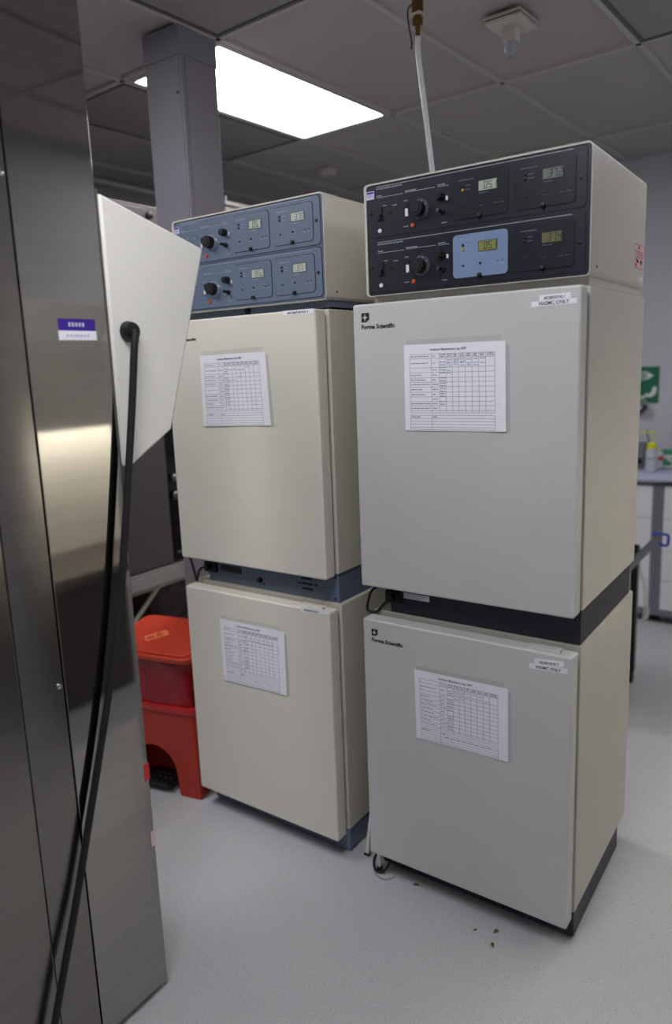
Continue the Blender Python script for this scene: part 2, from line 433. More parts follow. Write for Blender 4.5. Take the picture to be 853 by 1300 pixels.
def incubator_upper(name, label, loc, rz, mdoor, mbody, mneck, logo_on, tape_rows, slots, neck_label):
    root = thing(name, label, 'incubator', loc, rz, 'stacked laboratory incubators')
    z0 = 0.9167                                    # rests on the incubator below
    MB().box(-.66, .003, .068, .644, 1.0176-z0, 1.8633-z0, .006, 2).build('body', mbody, root)
    neck = MB().box(-.600, -.003, .075, .612, 0, 1.019-z0, .003).build('base_plinth', mneck, root)
    d = door_part(root, 1.0148-z0, 1.8613-z0, mdoor, 0)
    if logo_on: logo(d, -.629, 1.836-z0, .026)
    else: MB().text('Scientific', .013, FRONT(-.565, -.0004, 1.792-z0), bold=.0004, width=.06).build('logo_lettering', 'print_k', d)
    tapes(d, [(a, b, c-z0, e-z0, f, g, h) for a, b, c, e, f, g, h in tape_rows])
    # switch and power inlet at the left end of the plinth
    MB().box(-.612, -.552, .061, .078, 1.012-z0-.062, 1.012-z0-.022, .004).build('power_inlet', 'black', neck)
    MB().cyl((-.585, .065, .052), (-.585, .045, .052), .013, .011, 14).build('knob', 'black', neck)
    if slots:
        MB().box(-.535, -.435, .0715, .0765, .043, .066, .001).build('rating_plate', 'black', neck)
        MB().lathe([(.0001, .013), (.008, .012), (.010, .006), (.010, 0)], (-.345, .0755, .033), 16, (0, -1, 0)).build('knob', 'black', neck)
        for z in (.067, .049, .031):
            MB().box(-.158, -.112, .0735, .076, z-.0035, z+.0035, .001).build('vent_slot', 'groove', neck)
        for x, z in ((-.168, .049), (-.098, .049), (-.018, .088), (-.018, .014), (-.33, .02)):
            MB().cyl((x, .0755, z), (x, .0725, z), .0042, n=12).build('screw', 'black', neck)
    if neck_label:
        b = MB().box(-.560, -.462, .0742, .0756, .052, .070)
        b.mat(1)
        for k in range(3): b.box(-.556, -.47-.01*k, .0738, .0746, .0655-k*.0052, .0668-k*.0052)
        b.build('rating_label', ['tape_white', 'print_g'], neck)
    MB().cyl((-.004, .32, .05), (-.001, .32, .05), .004, n=10).build('screw', 'black', neck)
    return root

SEG = {'0': 'abcdef', '1': 'bc', '2': 'abged', '3': 'abgcd', '4': 'fgbc', '5': 'afgcd', '6': 'afgedc', '7': 'abc', '8': 'abcdefg', '9': 'abcdfg'}
def seven(b, s, x, z, h, y):
    w = h*.5; t = h*.085
    for ch in s:
        if ch == '.':
            b.box(x-t*1.2, x, y-.0004, y+.0004, z, z+t*1.4); x += t*.8; continue
        for k in SEG[ch]:
            r = {'a': (0, w, h-t, h), 'd': (0, w, 0, t), 'g': (0, w, h/2-t/2, h/2+t/2), 'b': (w-t, w, h/2, h), 'c': (w-t, w, 0, h/2), 'f': (0, t, h/2, h), 'e': (0, t, 0, h/2)}[k]
            sh = .12
            z0, z1 = z+r[2], z+r[3]
            b.prism([(x+r[0]+sh*r[2], z0), (x+r[1]+sh*r[2], z0), (x+r[1]+sh*r[3], z1), (x+r[0]+sh*r[3], z1)], y-.0004, y+.0004, 'y')
        x += w + h*.2

def console(name, label, loc, rz, P):
    z0 = 1.8638
    root = thing(name, label, 'control console', loc, rz, 'control consoles on the incubator stacks')
    MB().box(-.628, -.002, .072, .615, 0, .022, .002).build('neck', P['neck'], root)
    if P['neck'] == 'blue':
        MB().lathe([(.0001, .012), (.008, .011), (.010, .006), (.010, 0)], (-.335, .0725, .010), 16, (0, -1, 0)).build('knob', 'black', root)
    # shell: rounded rim around the recessed fascia
    sh = MB(); out = rrect(-.637, .007, .0206, .329, .012); inn = rrect(-.6295, .0052, .0222, .3245, .010)
    ya, yb = .043, .600
    bm = sh.bm; n = len(out)
    o0 = [bm.verts.new((x, ya, z)) for x, z in out]; o1 = [bm.verts.new((x, yb, z)) for x, z in out]
    i0 = [bm.verts.new((x, ya, z)) for x, z in inn]; i1 = [bm.verts.new((x, ya+.02, z)) for x, z in inn]
    fs = [bm.faces.new(o1), bm.faces.new(i1)]
    for k in range(n):
        j = (k+1) % n
        fs += [bm.faces.new((o0[k], o0[j], o1[j], o1[k])), bm.faces.new((o0[k], o0[j], i0[j], i0[k])), bm.faces.new((i0[k], i0[j], i1[j], i1[k]))]
    bmesh.ops.recalc_face_normals(bm, faces=fs); sh._take(fs)
    shell = sh.build('shell', P['shell'], root)
    MB().rplate(-.6295, .0052, .0222, .3245, .010, .0455, .062).build('fascia', P['edge'], root)
    for y, zz in ((.10, .045),):
        MB().cyl((.0068, y, zz), (.0085, y, zz), .0035, n=10).build('screw', 'black', shell)
    if P.get('service'):
        b = MB().box(.0066, .0076, .478, .592, 1.938-z0, 2.008-z0)
        b.mat(1)
        b.text('PM', .013, SIDE(.0078, .520, 1.993-z0), bold=.0004)
        for k in range(3): b.box(.0074, .008, .492, .582, 1.984-z0-k*.007, 1.9868-z0-k*.007)
        b.box(.0074, .008, .484, .590, 2.005-z0, 2.0065-z0); b.box(.0074, .008, .484, .590, 1.9395-z0, 1.941-z0); b.box(.0074, .008, .486, .510, 1.945-z0, 1.952-z0)
        b.mat(2); b.tube([(.008, .497, 1.966-z0), (.008, .505, 1.957-z0), (.008, .511, 1.964-z0), (.008, .516, 1.955-z0), (.008, .524, 1.96-z0)], .0014, 5, 4)
        b.tube([(.008, .545, 1.955-z0), (.008, .553, 1.965-z0), (.008, .560, 1.952-z0), (.008, .570, 1.963-z0)], .0014, 5, 4)
        b.build('service_label', ['pinklabel', 'red_print', 'print_k'], shell)
        b = MB().box(.0066, .0074, .525, .588, 1.906-z0, 1.918-z0); b.mat(1).box(.0072, .0078, .530, .583, 1.908-z0, 1.916-z0); b.mat(0).box(.0076, .0081, .533, .580, 1.9095-z0, 1.9145-z0)
        b.build('small_label', ['tape_white', 'print_g'], shell)
    rows = ((2.046-z0, 2.185-z0, 0.0), (1.895-z0, 2.038-z0, -.1495))
    for r, (za, zb, dz) in enumerate(rows):
        b = MB().rplate(-.6262, -.0060, za, zb, .013, .0440, .0470)
        b.mat(1).rplate(-.6280, -.0042, za-.0018, zb+.0018, .014, .0449, .0468)
        cp = b.build('control_panel', [P['panel'], 'groove'], root)
        yf = .0440
        # printing
        b = MB(); pr = lambda x0, x1, z, t=.0012: b.box(x0, x1, yf-.0003, yf+.0004, z+dz-z0-t/2, z+dz-z0+t/2)
        pr(-.596, -.039, 2.1815, .0014)
        pr(-.595, -.510, 2.1525); pr(-.503, -.411, 2.1535); pr(-.403, -.371, 2.1525)
        b.text('WATER JACKETED INCUBATOR', .0055, FRONT(-.596, yf, 2.174+dz-z0), bold=.0001, thick=.0003, width=.084)
        for x0, n in ((-.595, 4), (-.503, 8), (-.403, 5)):
            for k in range(n): b.box(x0+k*.0045, x0+k*.0045+.0032, yf-.0003, yf+.0003, 2.1555+dz-z0, 2.1582+dz-z0)
        for x0, z, n in ((-.545, 2.125, 4), (-.575, 2.128, 3), (-.392, 2.058, 4), (-.507, 2.131, 3), (-.51, 2.063, 4)):
            for k in range(n): b.box(x0+k*.004, x0+k*.004+.0028, yf-.0003, yf+.0003, z+dz-z0, z+dz-z0+.0022)
        b.build('printing', P['print'], cp)
        if r == 0:
            b = MB().box(-.629, -.603, yf-.0008, yf+.0004, 2.151-z0, 2.173-z0); b.mat(1).box(-.627, -.605, yf-.0012, yf, 2.166-z0, 2.171-z0)
            b.mat(2)
            for k in range(2): b.box(-.626, -.608, yf-.0012, yf, 2.161-z0-k*.004, 2.1622-z0-k*.004)
            b.build('asset_sticker', ['purple_l', 'purple', 'print_g'], cp)
        F = lambda x, z: (x, yf, z+dz-z0)
        # rocker switch, small lamp, white button
        x, y, z = F(-.585, 2.108)
        b = MB().box(x-.007, x+.007, y-.003, y+.001, z-.018, z+.018, .001); b.box(x-.005, x+.005, y-.009, y-.002, z-.017, z-.001, .001); b.build('rocker_switch', 'black', cp)
        x, y, z = F(-.554, 2.108)
        MB().box(x-.005, x+.005, y-.0018, y+.001, z-.005, z+.005, .001).build('indicator_lamp', 'black', cp)
        x, y, z = F(-.587, 2.063)
        MB().lathe([(.0001, .002), (.0055, .0018), (.006, 0)], (x, y, z), 16, (0, -1, 0)).build('button', 'white', cp)
        x, y, z = F(-.498, 2.112)
        b = MB().box(x-.0045, x+.0045, y-.002, y+.001, z-.001, z+.011); b.mat(1).box(x-.0045, x+.0045, y-.004, y+.001, z-.022, z-.0012, .001); b.build('slide_switch', ['black', 'white'], cp)
        # dial: skirt + knob
        x, y, z = F(-.457, 2.104)
        b = MB().lathe([(.0001, .004), (.024, .004), (.0275, .001), (.0275, 0)], (x, y, z), 32, (0, -1, 0))
        b.mat(1)
        for a in (20, 50, 80, 110, 150):
            ca, sa = math.cos(math.radians(a)), math.sin(math.radians(a))
            b.box(-.0008, .0008, -.0002, .0002, .019, .024, mtx=Matrix.Translation((x, y-.0043, z)) @ Matrix.Rotation(math.radians(a-90), 4, 'Y'))
        dl = b.build('dial_skirt', [P['dial'], 'print_w'], cp)
        kn = MB(); pts = []
        for k in range(24):
            a = 2*PI*k/24; rr = .0195 if k % 2 else .0180; pts.append((x+rr*math.cos(a), z+rr*math.sin(a)))
        kn.prism(pts, y-.026, y-.004, 'y'); kn.lathe([(.0001, .029), (.012, .0285), (.0135, .026)], (x, y, z), 24, (0, -1, 0))
        kn.box(x-.0245, x-.0165, y-.024, y-.006, z-.004, z+.004, .001)
        kn.build('dial_knob', 'blackmatte', cp)
        x, y, z = F(-.480, 2.064)
        MB().lathe([(.0001, .005), (.005, .0042), (.0065, .001), (.0065, 0)], (x, y, z), 16, (0, -1, 0)).build('indicator_lamp', 'orange', cp)
        x, y, z = F(-.393, 2.127)
        b = MB().lathe([(.0001, .022), (.0095, .0215), (.0105, .019), (.0115, .004), (.0115, 0)], (x, y, z), 20, (0, -1, 0)); b.mat(1).box(x+.0145, x+.0205, y-.001, y+.0005, z-.012, z-.001)
        b.build('selector_knob', ['black', 'white'], cp)
        x, y, z = F(-.390, 2.088)
        b = MB().lathe([(.0001, .006), (.0075, .0055), (.0075, 0)], (x, y, z), 16, (0, -1, 0)); b.cyl((x, y-.004, z), (x-.004, y-.022, z+.002), .004, .0055, 12); b.build('toggle_switch', 'black', cp)
        for sx in (-.617, -.0195):
            x, y, z = F(sx, 2.114)
            MB().lathe([(.0001, .002), (.005, .0015), (.0055, 0)], (x, y, z), 14, (0, -1, 0)).build('screw', 'black', cp)
        # two plug-in modules
        for q, (xa, xb) in enumerate(((-.358, -.203), (-.188, -.032))):
            mm = P['modules'][r][q]
            z1, z2 = (2.0595, 2.1705)
            b = MB().rplate(xa, xb, z1+dz-z0, z2+dz-z0, .011, yf-.0022, yf+.0005)
            b.mat(1).rplate(xa-.0016, xb+.0016, z1-.0016+dz-z0, z2+.0016+dz-z0, .0125, yf-.0004, yf+.0004)
            ym = yf-.0022
            b.mat(2)
            for k in range(9): b.box(xa+.018+k*.0048, xa+.018+k*.0048+.0034, ym-.0003, ym+.0003, 2.1555+dz-z0, 2.1578+dz-z0)
            for zz in (2.142, 2.132):
                for k in range(4): b.box(xa+.036+k*.004, xa+.036+k*.004+.0028, ym-.0003, ym+.0003, zz-.001+dz-z0, zz+.001+dz-z0)
            for k in range(6): b.box(xa+.076+k*.0042, xa+.076+k*.0042+.003, ym-.0003, ym+.0003, 2.1165+dz-z0, 2.1183+dz-z0)
            for xo in (.074, .118, .134):
                for k in range(3): b.box(xa+xo+k*.004, xa+xo+k*.004+.0028, ym-.0003, ym+.0003, 2.087+dz-z0, 2.0888+dz-z0)
            b.build('module_plate', [mm, 'groove', P['mprint'][r][q]], cp)
            dm, txt, dark = P['disp'][r][q]
            xd = xa+.075
            b = MB().box(xd-.0015, xd+.0515, ym-.0006, ym+.0005, 2.1215+dz-z0, 2.1485+dz-z0)
            b.mat(1).box(xd, xd+.050, ym-.0011, ym+.0005, 2.123+dz-z0, 2.147+dz-z0)
            b.mat(2); seven(b, txt, xd+.014, 2.1262+dz-z0, .0175, ym-.0012)
            b.build('display', ['black', dm, dark], cp)
            for k, zz in enumerate((2.1425, 2.132)):
                MB().lathe([(.0001, .004), (.003, .0035), (.0036, 0)], (xa+.030, ym, zz+dz-z0), 12, (0, -1, 0)).build('indicator_lamp', P['leds'][r][q][k], cp)
            MB().lathe([(.0001, .009), (.005, .008), (.0062, .004), (.0062, 0)], (xa+.077, ym, 2.0625+dz-z0), 14, (0, -1, 0)).build('thumb_screw', 'black', cp)
            for xo, zz, rr in ((.079, 2.0925, .0032), (.030, 2.0905, .0026), (.128, 2.093, .0014), (.142, 2.0945, .0014)):
                MB().lathe([(.0001, .003), (rr, .0025), (rr, 0)], (xa+xo, ym, zz+dz-z0), 10, (0, -1, 0)).build('trim_screw', 'black', cp)
    return root

LX, LY, LA = -.7778, -.0167, -.0056
# ---- right stack (dark fronts)
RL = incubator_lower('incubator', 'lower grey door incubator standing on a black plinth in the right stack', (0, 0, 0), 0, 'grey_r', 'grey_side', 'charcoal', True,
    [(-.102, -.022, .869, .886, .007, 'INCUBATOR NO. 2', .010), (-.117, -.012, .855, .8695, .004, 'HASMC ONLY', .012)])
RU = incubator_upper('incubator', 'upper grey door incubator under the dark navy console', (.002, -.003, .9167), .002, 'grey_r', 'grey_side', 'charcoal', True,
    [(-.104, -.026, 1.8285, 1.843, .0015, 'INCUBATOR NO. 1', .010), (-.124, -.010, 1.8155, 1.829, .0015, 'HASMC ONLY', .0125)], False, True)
console('control_console', 'dark navy twin row control console on the right incubator stack', (0, 0, 1.8638), 0, dict(
    neck='grey_side', shell='grey_side', edge='navy', panel='navy', print='print_w', dial='dialclear', service=True,
    modules=(('navy_d', 'navy_d'), ('lightblue', 'navy_d')), mprint=(('print_g', 'print_g'), ('print_l', 'print_g')),
    disp=((('lcd', '05.1', 'print_k'), ('lcd_dim', '37.2', 'print_k')), (('lcd_ol', '05.1', 'print_k'), ('lcd_olive_dim', '37.4', 'print_k'))),
    leds=((('redled', 'yellow'), ('black', 'black')), (('black', 'yellow'), ('redled', 'redled')))))
# ---- left stack (blue fronts)
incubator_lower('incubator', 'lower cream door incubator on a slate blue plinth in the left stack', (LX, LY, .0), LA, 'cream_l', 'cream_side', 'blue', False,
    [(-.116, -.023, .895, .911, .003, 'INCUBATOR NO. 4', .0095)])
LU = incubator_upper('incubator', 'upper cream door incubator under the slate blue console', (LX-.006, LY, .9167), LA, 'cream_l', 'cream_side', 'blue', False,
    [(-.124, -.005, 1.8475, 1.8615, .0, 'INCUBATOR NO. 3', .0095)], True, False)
lt = 'lcd_pale'
console('control_console', 'slate blue twin row control console on the left incubator stack', (LX, LY, 1.8638+.004), LA-.004, dict(
    neck='blue', shell='cream_side', edge='blue_d', panel='blue', print='print_l', dial='dialblue',
    modules=(('blue', 'blue'), ('blue', 'blue')), mprint=(('print_l', 'print_l'), ('print_l', 'print_l')),
    disp=(((lt, '05.1', 'print_k'), (lt, '37.0', 'print_g')), ((lt, '05.2', 'print_g'), (lt, '37.1', 'print_g'))),
    leds=((('black', 'black'), ('black', 'black')), (('black', 'black'), ('black', 'black')))))

# ---- log sheets in sleeves
def log_sheet(label, corners, ydoor, seed, handwriting, curl):
    rnd = random.Random(seed)
    TL, TR, BR, BL = [Vector((a, b)) for a, b in corners]
    def P(u, v):                                   # u right, v down, 0..1
        return TL*(1-u)*(1-v) + TR*u*(1-v) + BR*u*v + BL*(1-u)*v
    def off(u, v): return curl*(max(0, u-.75)*.5*(.3+v) + .25*max(0, .12-v) + .05*math.sin(u*7)*v)
    c = P(.5, 1)
    root = thing('log_sheet', label, 'paper sheet', (c.x, ydoor, c.y), 0, 'maintenance log sheets on the incubator doors')
    L = lambda u, v, d: (P(u, v).x-c.x, -.0012-off(u, v)-d, P(u, v).y-c.y)
    b = MB(); N = 14; g = []
    for i in range(N+1):
        g.append([[b.bm.verts.new(L(i/N, j/N, d)) for j in range(N+1)] for d in (0, .0004)])
    fs = []
    for i in range(N):
        for j in range(N):
            for k in (0, 1):
                q = (g[i][k][j], g[i+1][k][j], g[i+1][k][j+1], g[i][k][j+1])
                fs.append(b.bm.faces.new(q if k else q[::-1]))
    for i in range(N):
        fs.append(b.bm.faces.new((g[i][0][0], g[i+1][0][0], g[i+1][1][0], g[i][1][0])))
        fs.append(b.bm.faces.new((g[i][0][N], g[i][1][N], g[i+1][1][N], g[i+1][0][N])))
        fs.append(b.bm.faces.new((g[0][0][i], g[0][1][i], g[0][1][i+1], g[0][0][i+1])))
        fs.append(b.bm.faces.new((g[N][0][i], g[N][0][i+1], g[N][1][i+1], g[N][1][i])))
    b._take(fs); b.build('sheet', 'paper', root)
    p = MB()
    def strip(u0, v0, u1, v1, w, hz):
        n = max(1, int(max(abs(u1-u0), abs(v1-v0))*10))
        for k in range(n):
            a, e = k/n, (k+1)/n
            A = (u0+(u1-u0)*a, v0+(v1-v0)*a); B = (u0+(u1-u0)*e, v0+(v1-v0)*e)
            if hz: q = [(A[0], A[1]-w), (A[0], A[1]+w), (B[0], B[1]+w), (B[0], B[1]-w)]
            else: q = [(A[0]-w, A[1]), (B[0]-w, B[1]), (B[0]+w, B[1]), (A[0]+w, A[1])]
            f = p.bm.faces.new([p.bm.verts.new(L(x, y, .0007)) for x, y in q]); f.material_index = p.mi
    xs = [.06, .285, .365, .43, .495, .555, .62, .685, .75, .815, .90]
    ys = [.115, .165, .27, .325, .385, .435, .49, .55, .605, .66, .71, .765, .79]
    for x in xs: strip(x, .115, x, .79, .0014, False)
    for y in ys: strip(.06, y, .90, y, .0017, True)
    for y in (.82, .855, .89, .925, .96, .985): strip(.06, y, .90, y, .0017, True)
    for x in (.06, .285, .90): strip(x, .82, x, .985, .0014, False)
    # printed words as broken strokes
    def words(u0, u1, v, h):
        u = u0
        while u < u1:
            n = rnd.uniform(.012, .04); strip(u, v, min(u1, u+n), v, h, True); u += n+.007
    for k in range(len(ys)-2):
        if rnd.random() < .9: words(.068, rnd.uniform(.16, .275), (ys[k]+ys[k+1])/2, .0045)
        words(.295, rnd.uniform(.32, .36), (ys[k]+ys[k+1])/2, .0045)
    for k in range(2, 10):
        for v in (.128, .148): words(xs[k]+.012, xs[k+1]-.01, v, .0052)
    for k in range(1, 20): 
        if rnd.random() < .8: words(.372, .422, .18+.03*k, .0045)
    words(.068, .17, .838, .005); words(.295, .34, .838, .005)
    q0, q1 = P(.27, .075), P(.72, .075); ang = math.atan2(q1.y-q0.y, q1.x-q0.x)
    p.text('Incubator Maintenance Log, 2009', .0085, Matrix.Translation((q0.x-c.x, -.0014-off(.5, .07)-.0007, q0.y-c.y)) @ Matrix.Rotation(-ang, 4, 'Y') @ Matrix.Rotation(PI/2, 4, 'X'), bold=.0002, thick=.0001, width=.108)
    p.mi = 1
    for u, v, n in handwriting:
        for k in range(n): words(u+k*.065, u+k*.065+.045, v+rnd.uniform(-.006, .006), .0036)
    p.build('printed_table', ['print_g', 'print_b'], root)
    # clear sleeve with its taped edge standing above the sheet
    s = MB(); e = .022
    S = lambda u, v, d: (P(u, v).x-c.x, -.0003-d, P(u, v).y-c.y)
    fs = []; n = 18; r0, r1, r2 = [], [], []
    for k in range(n+1):
        u = .03+.93*k/n
        wv = .0022*abs(math.sin(k*1.9+seed))
        r0.append(s.bm.verts.new(S(u, -.055-.012*u, .0003))); r1.append(s.bm.verts.new(S(u, -.028, .0012+wv))); r2.append(s.bm.verts.new(S(u, -.001, .0008)))
    for k in range(n):
        fs.append(s.bm.faces.new((r0[k], r0[k+1], r1[k+1], r1[k]))); fs.append(s.bm.faces.new((r1[k], r1[k+1], r2[k+1], r2[k])))
    a = [s.bm.verts.new(S(1.0, .03, .0006)), s.bm.verts.new(S(1.032, .05, .0006)), s.bm.verts.new(S(1.036, 1.0, .0006)), s.bm.verts.new(S(1.0, 1.01, .0006))]
    fs.append(s.bm.faces.new(a)); s._take(fs)
    s.build('plastic_sleeve', 'sleeve', root)
    return root
log_sheet('white maintenance log sheet on the upper grey incubator door', ((-.488, 1.740), (-.188, 1.738), (-.185, 1.503), (-.488, 1.501)), -.0045, 1,
    [(.44, .185, 6), (.44, .205, 3), (.44, .225, 6), (.44, .248, 5), (.44, .31, 1), (.44, .33, 1)], .010)
log_sheet('white maintenance log sheet on the lower grey incubator door', ((-.477, .775), (-.178, .780), (-.176, .556), (-.473, .550)), 0, 2,
    [(.44, .19, 5), (.44, .21, 2), (.44, .245, 6), (.44, .30, 2), (.33, .88, 8)], .008)
log_sheet('white maintenance log sheet on the upper cream incubator door', ((-1.273, 1.740), (-.984, 1.743), (-.974, 1.509), (-1.278, 1.502)), LY, 3,
    [(.70, .18, 1), (.44, .22, 4), (.58, .31, 1), (.42, .36, 2)], .014)
log_sheet('white maintenance log sheet on the lower cream incubator door', ((-1.266, .807), (-.967, .810), (-.968, .578), (-1.264, .570)), LY, 4,
    [(.40, .22, 7), (.44, .26, 6), (.40, .33, 1)], .012)

def keep_parent(o, p):       # points were given in the room's frame
    bpy.context.view_layer.update(); o.parent = p; o.matrix_parent_inverse = p.matrix_world.inverted(); return o
# ---- cords of the stacks
keep_parent(MB().tube([(-.60, .10, .985), (-.645, .085, .988), (-.662, .062, .978), (-.672, .05, .93), (-.668, .05, .914), (-.655, .055, .9105), (-.64, .06, .915), (-.622, .075, .94), (-.61, .08, .95)], .0045, 10).build('power_cord', 'black'), RU)
keep_parent(MB().tube([(-1.50, .09, 1.0), (-1.475, .05, 1.003), (-1.450, .035, .995), (-1.436, .035, .955), (-1.431, .04, .914), (-1.424, .042, .93), (-1.412, .042, .955), (-1.40, .05, .965)], .0048, 10).build('power_cord', 'black'), LU)
keep_parent(MB().tube([(-.612, .085, .06), (-.616, .055, .052), (-.607, .035, .036), (-.62, .022, .012), (-.640, .016, .006), (-.658, .022, .012), (-.664, .035, .036), (-.655, .06, .055), (-.640, .09, .06)], .0045, 10).build('power_cord', 'black'), RL)
tag(MB().tube([(-.58, .03, .0035), (-.60, -.002, .0035), (-.635, .0, .0035), (-.655, .018, .0035)], .0028, 8).build('clear_tube', 'lens'),
    'clear tube curled on the floor at the grey stack corner', 'tube')
t = thing('floor_strip', 'narrow white strip standing on the floor between the two stacks', 'strip', (-.722, .075, 0))
MB().prism([(-.007, 0), (.008, 0), (.026, .19), (.022, .19)], -.004, .004, 'y').build('strip', 'trimw', t)
MB().box(-.010, .013, -.006, .006, 0, .01, .002).build('strip_foot', 'black', t)
t = thing('door_peg', 'short white peg under the lower grey incubator door', 'peg', (-.645, .035, 0))
MB().lathe([(.0001, .012), (.007, .014), (.008, .03), (.008, .0822)], (0, 0, 0), 14).build('peg', 'trimw', t)
MB().lathe([(.0001, 0), (.010, .001), (.010, .012), (.006, .016)], (0, 0, 0), 14).build('rubber_tip', 'black', t)

# ------------------------------------------------------------------ stainless cabinet at the left edge
t = thing('stainless_cabinet', 'tall brushed stainless cabinet with ivory angled head, nearest at the left edge', 'cabinet', (-1.35, -1.55, 0))
ox, oy = 1.35, 1.55
def S(x0, x1, y0, y1, z0, z1, **k): return MB().box(x0+ox, x1+ox, y0+oy, y1+oy, z0, z1, **k)
S(-1.28, -.93, -2.3, -.70, .05, 2.55).build('core', 'steel_d', t)
sp = S(-.94, -.898, -.906, -.690, .02, 2.56, bev=.003).build('side_panel', 'steel', t)
MB().prism([(-.93+ox, -1.008+oy), (-.909+ox, -1.008+oy), (-.901+ox, -.957+oy), (-.8995+ox, -.910+oy), (-.93+ox, -.910+oy)], .02, 2.56, 'z').build('corner_strip', 'steel_d', t)
S(-.945, -.901, -2.3, -1.014, .02, 2.56, bev=.004).build('access_door', 'steel_d', t)
for zz in (.987, 2.10):
    MB().lathe([(.0001, .005), (.006, .004), (.0075, 0)], (-.900+ox, -.921+oy, zz), 14, (1, 0, 0)).build('screw', 'chrome', t)
for x, y in ((-1.22, -.75), (-.97, -2.2), (-1.22, -2.2), (-.98, -.78)):
    MB().lathe([(.02, .06), (.02, .02), (.028, .014), (.028, 0), (.0001, 0)], (x+ox, y+oy, 0), 16).build('leveling_foot', 'cartsteel', t)
head = MB().prism([(y+oy, z) for y, z in ((-.680, 2.100), (-.355, 2.010), (-.516, 1.543), (-.655, 1.466), (-.680, 1.468))], -1.27+ox, -.897+ox, 'x')
hd = head.build('control_head', 'head', t)
bv = hd.modifiers.new('bevel', 'BEVEL'); bv.width = .006; bv.segments = 2; bv.limit_method = 'ANGLE'
S(-1.26, -.905, -.70, -.679, 1.46, 2.11).build('head_gasket', 'gasket', t)
b = MB().lathe([(.025, -.002), (.025, .006), (.021, .02), (.014, .024), (.0001, .024)], (-.897+ox, -.632+oy, 1.79), 22, (1, 0, 0))
b.build('cable_grommet', 'black', hd)
keep_parent(MB().tube([(-.876, -.632, 1.79), (-.868, -.636, 1.778), (-.866, -.645, 1.74), (-.869, -.665, 1.60), (-.871, -.70, 1.40), (-.872, -.742, 1.18), (-.876, -.79, .98), (-.880, -.86, .74), (-.878, -.955, .45), (-.876, -1.03, .24), (-.872, -1.09, .06), (-.85, -1.12, .011), (-.84, -1.22, .011), (-.88, -1.5, .011)], .0092, 12, 10).build('power_cable', 'blackmatte'), t)
b = MB().box(-.8985+ox, -.8972+ox, -.823+oy, -.726+oy, 1.790, 1.816); b.mat(1).box(-.8985+ox, -.8972+ox, -.825+oy, -.724+oy, 1.769, 1.790)
b.mat(2)
for k in range(5): b.box(-.8975+ox, -.8968+ox, -.798+oy+k*.009, -.792+oy+k*.009, 1.799, 1.808)
for k in range(7): b.box(-.8975+ox, -.8968+ox, -.805+oy+k*.009, -.799+oy+k*.009, 1.776, 1.782)
b.build('asset_label', ['purple', 'tape_white', 'purple_l'], sp)
MB().box(-.9145+ox, -.8968+ox, -.704+oy, -.6885+oy, .634, .680).build('tape_flag', 'redtape', sp)
MB().box(-.9145+ox, -.8968+ox, -.702+oy, -.6885+oy, .440, .484).build('tape_flag', 'pinktape', sp)

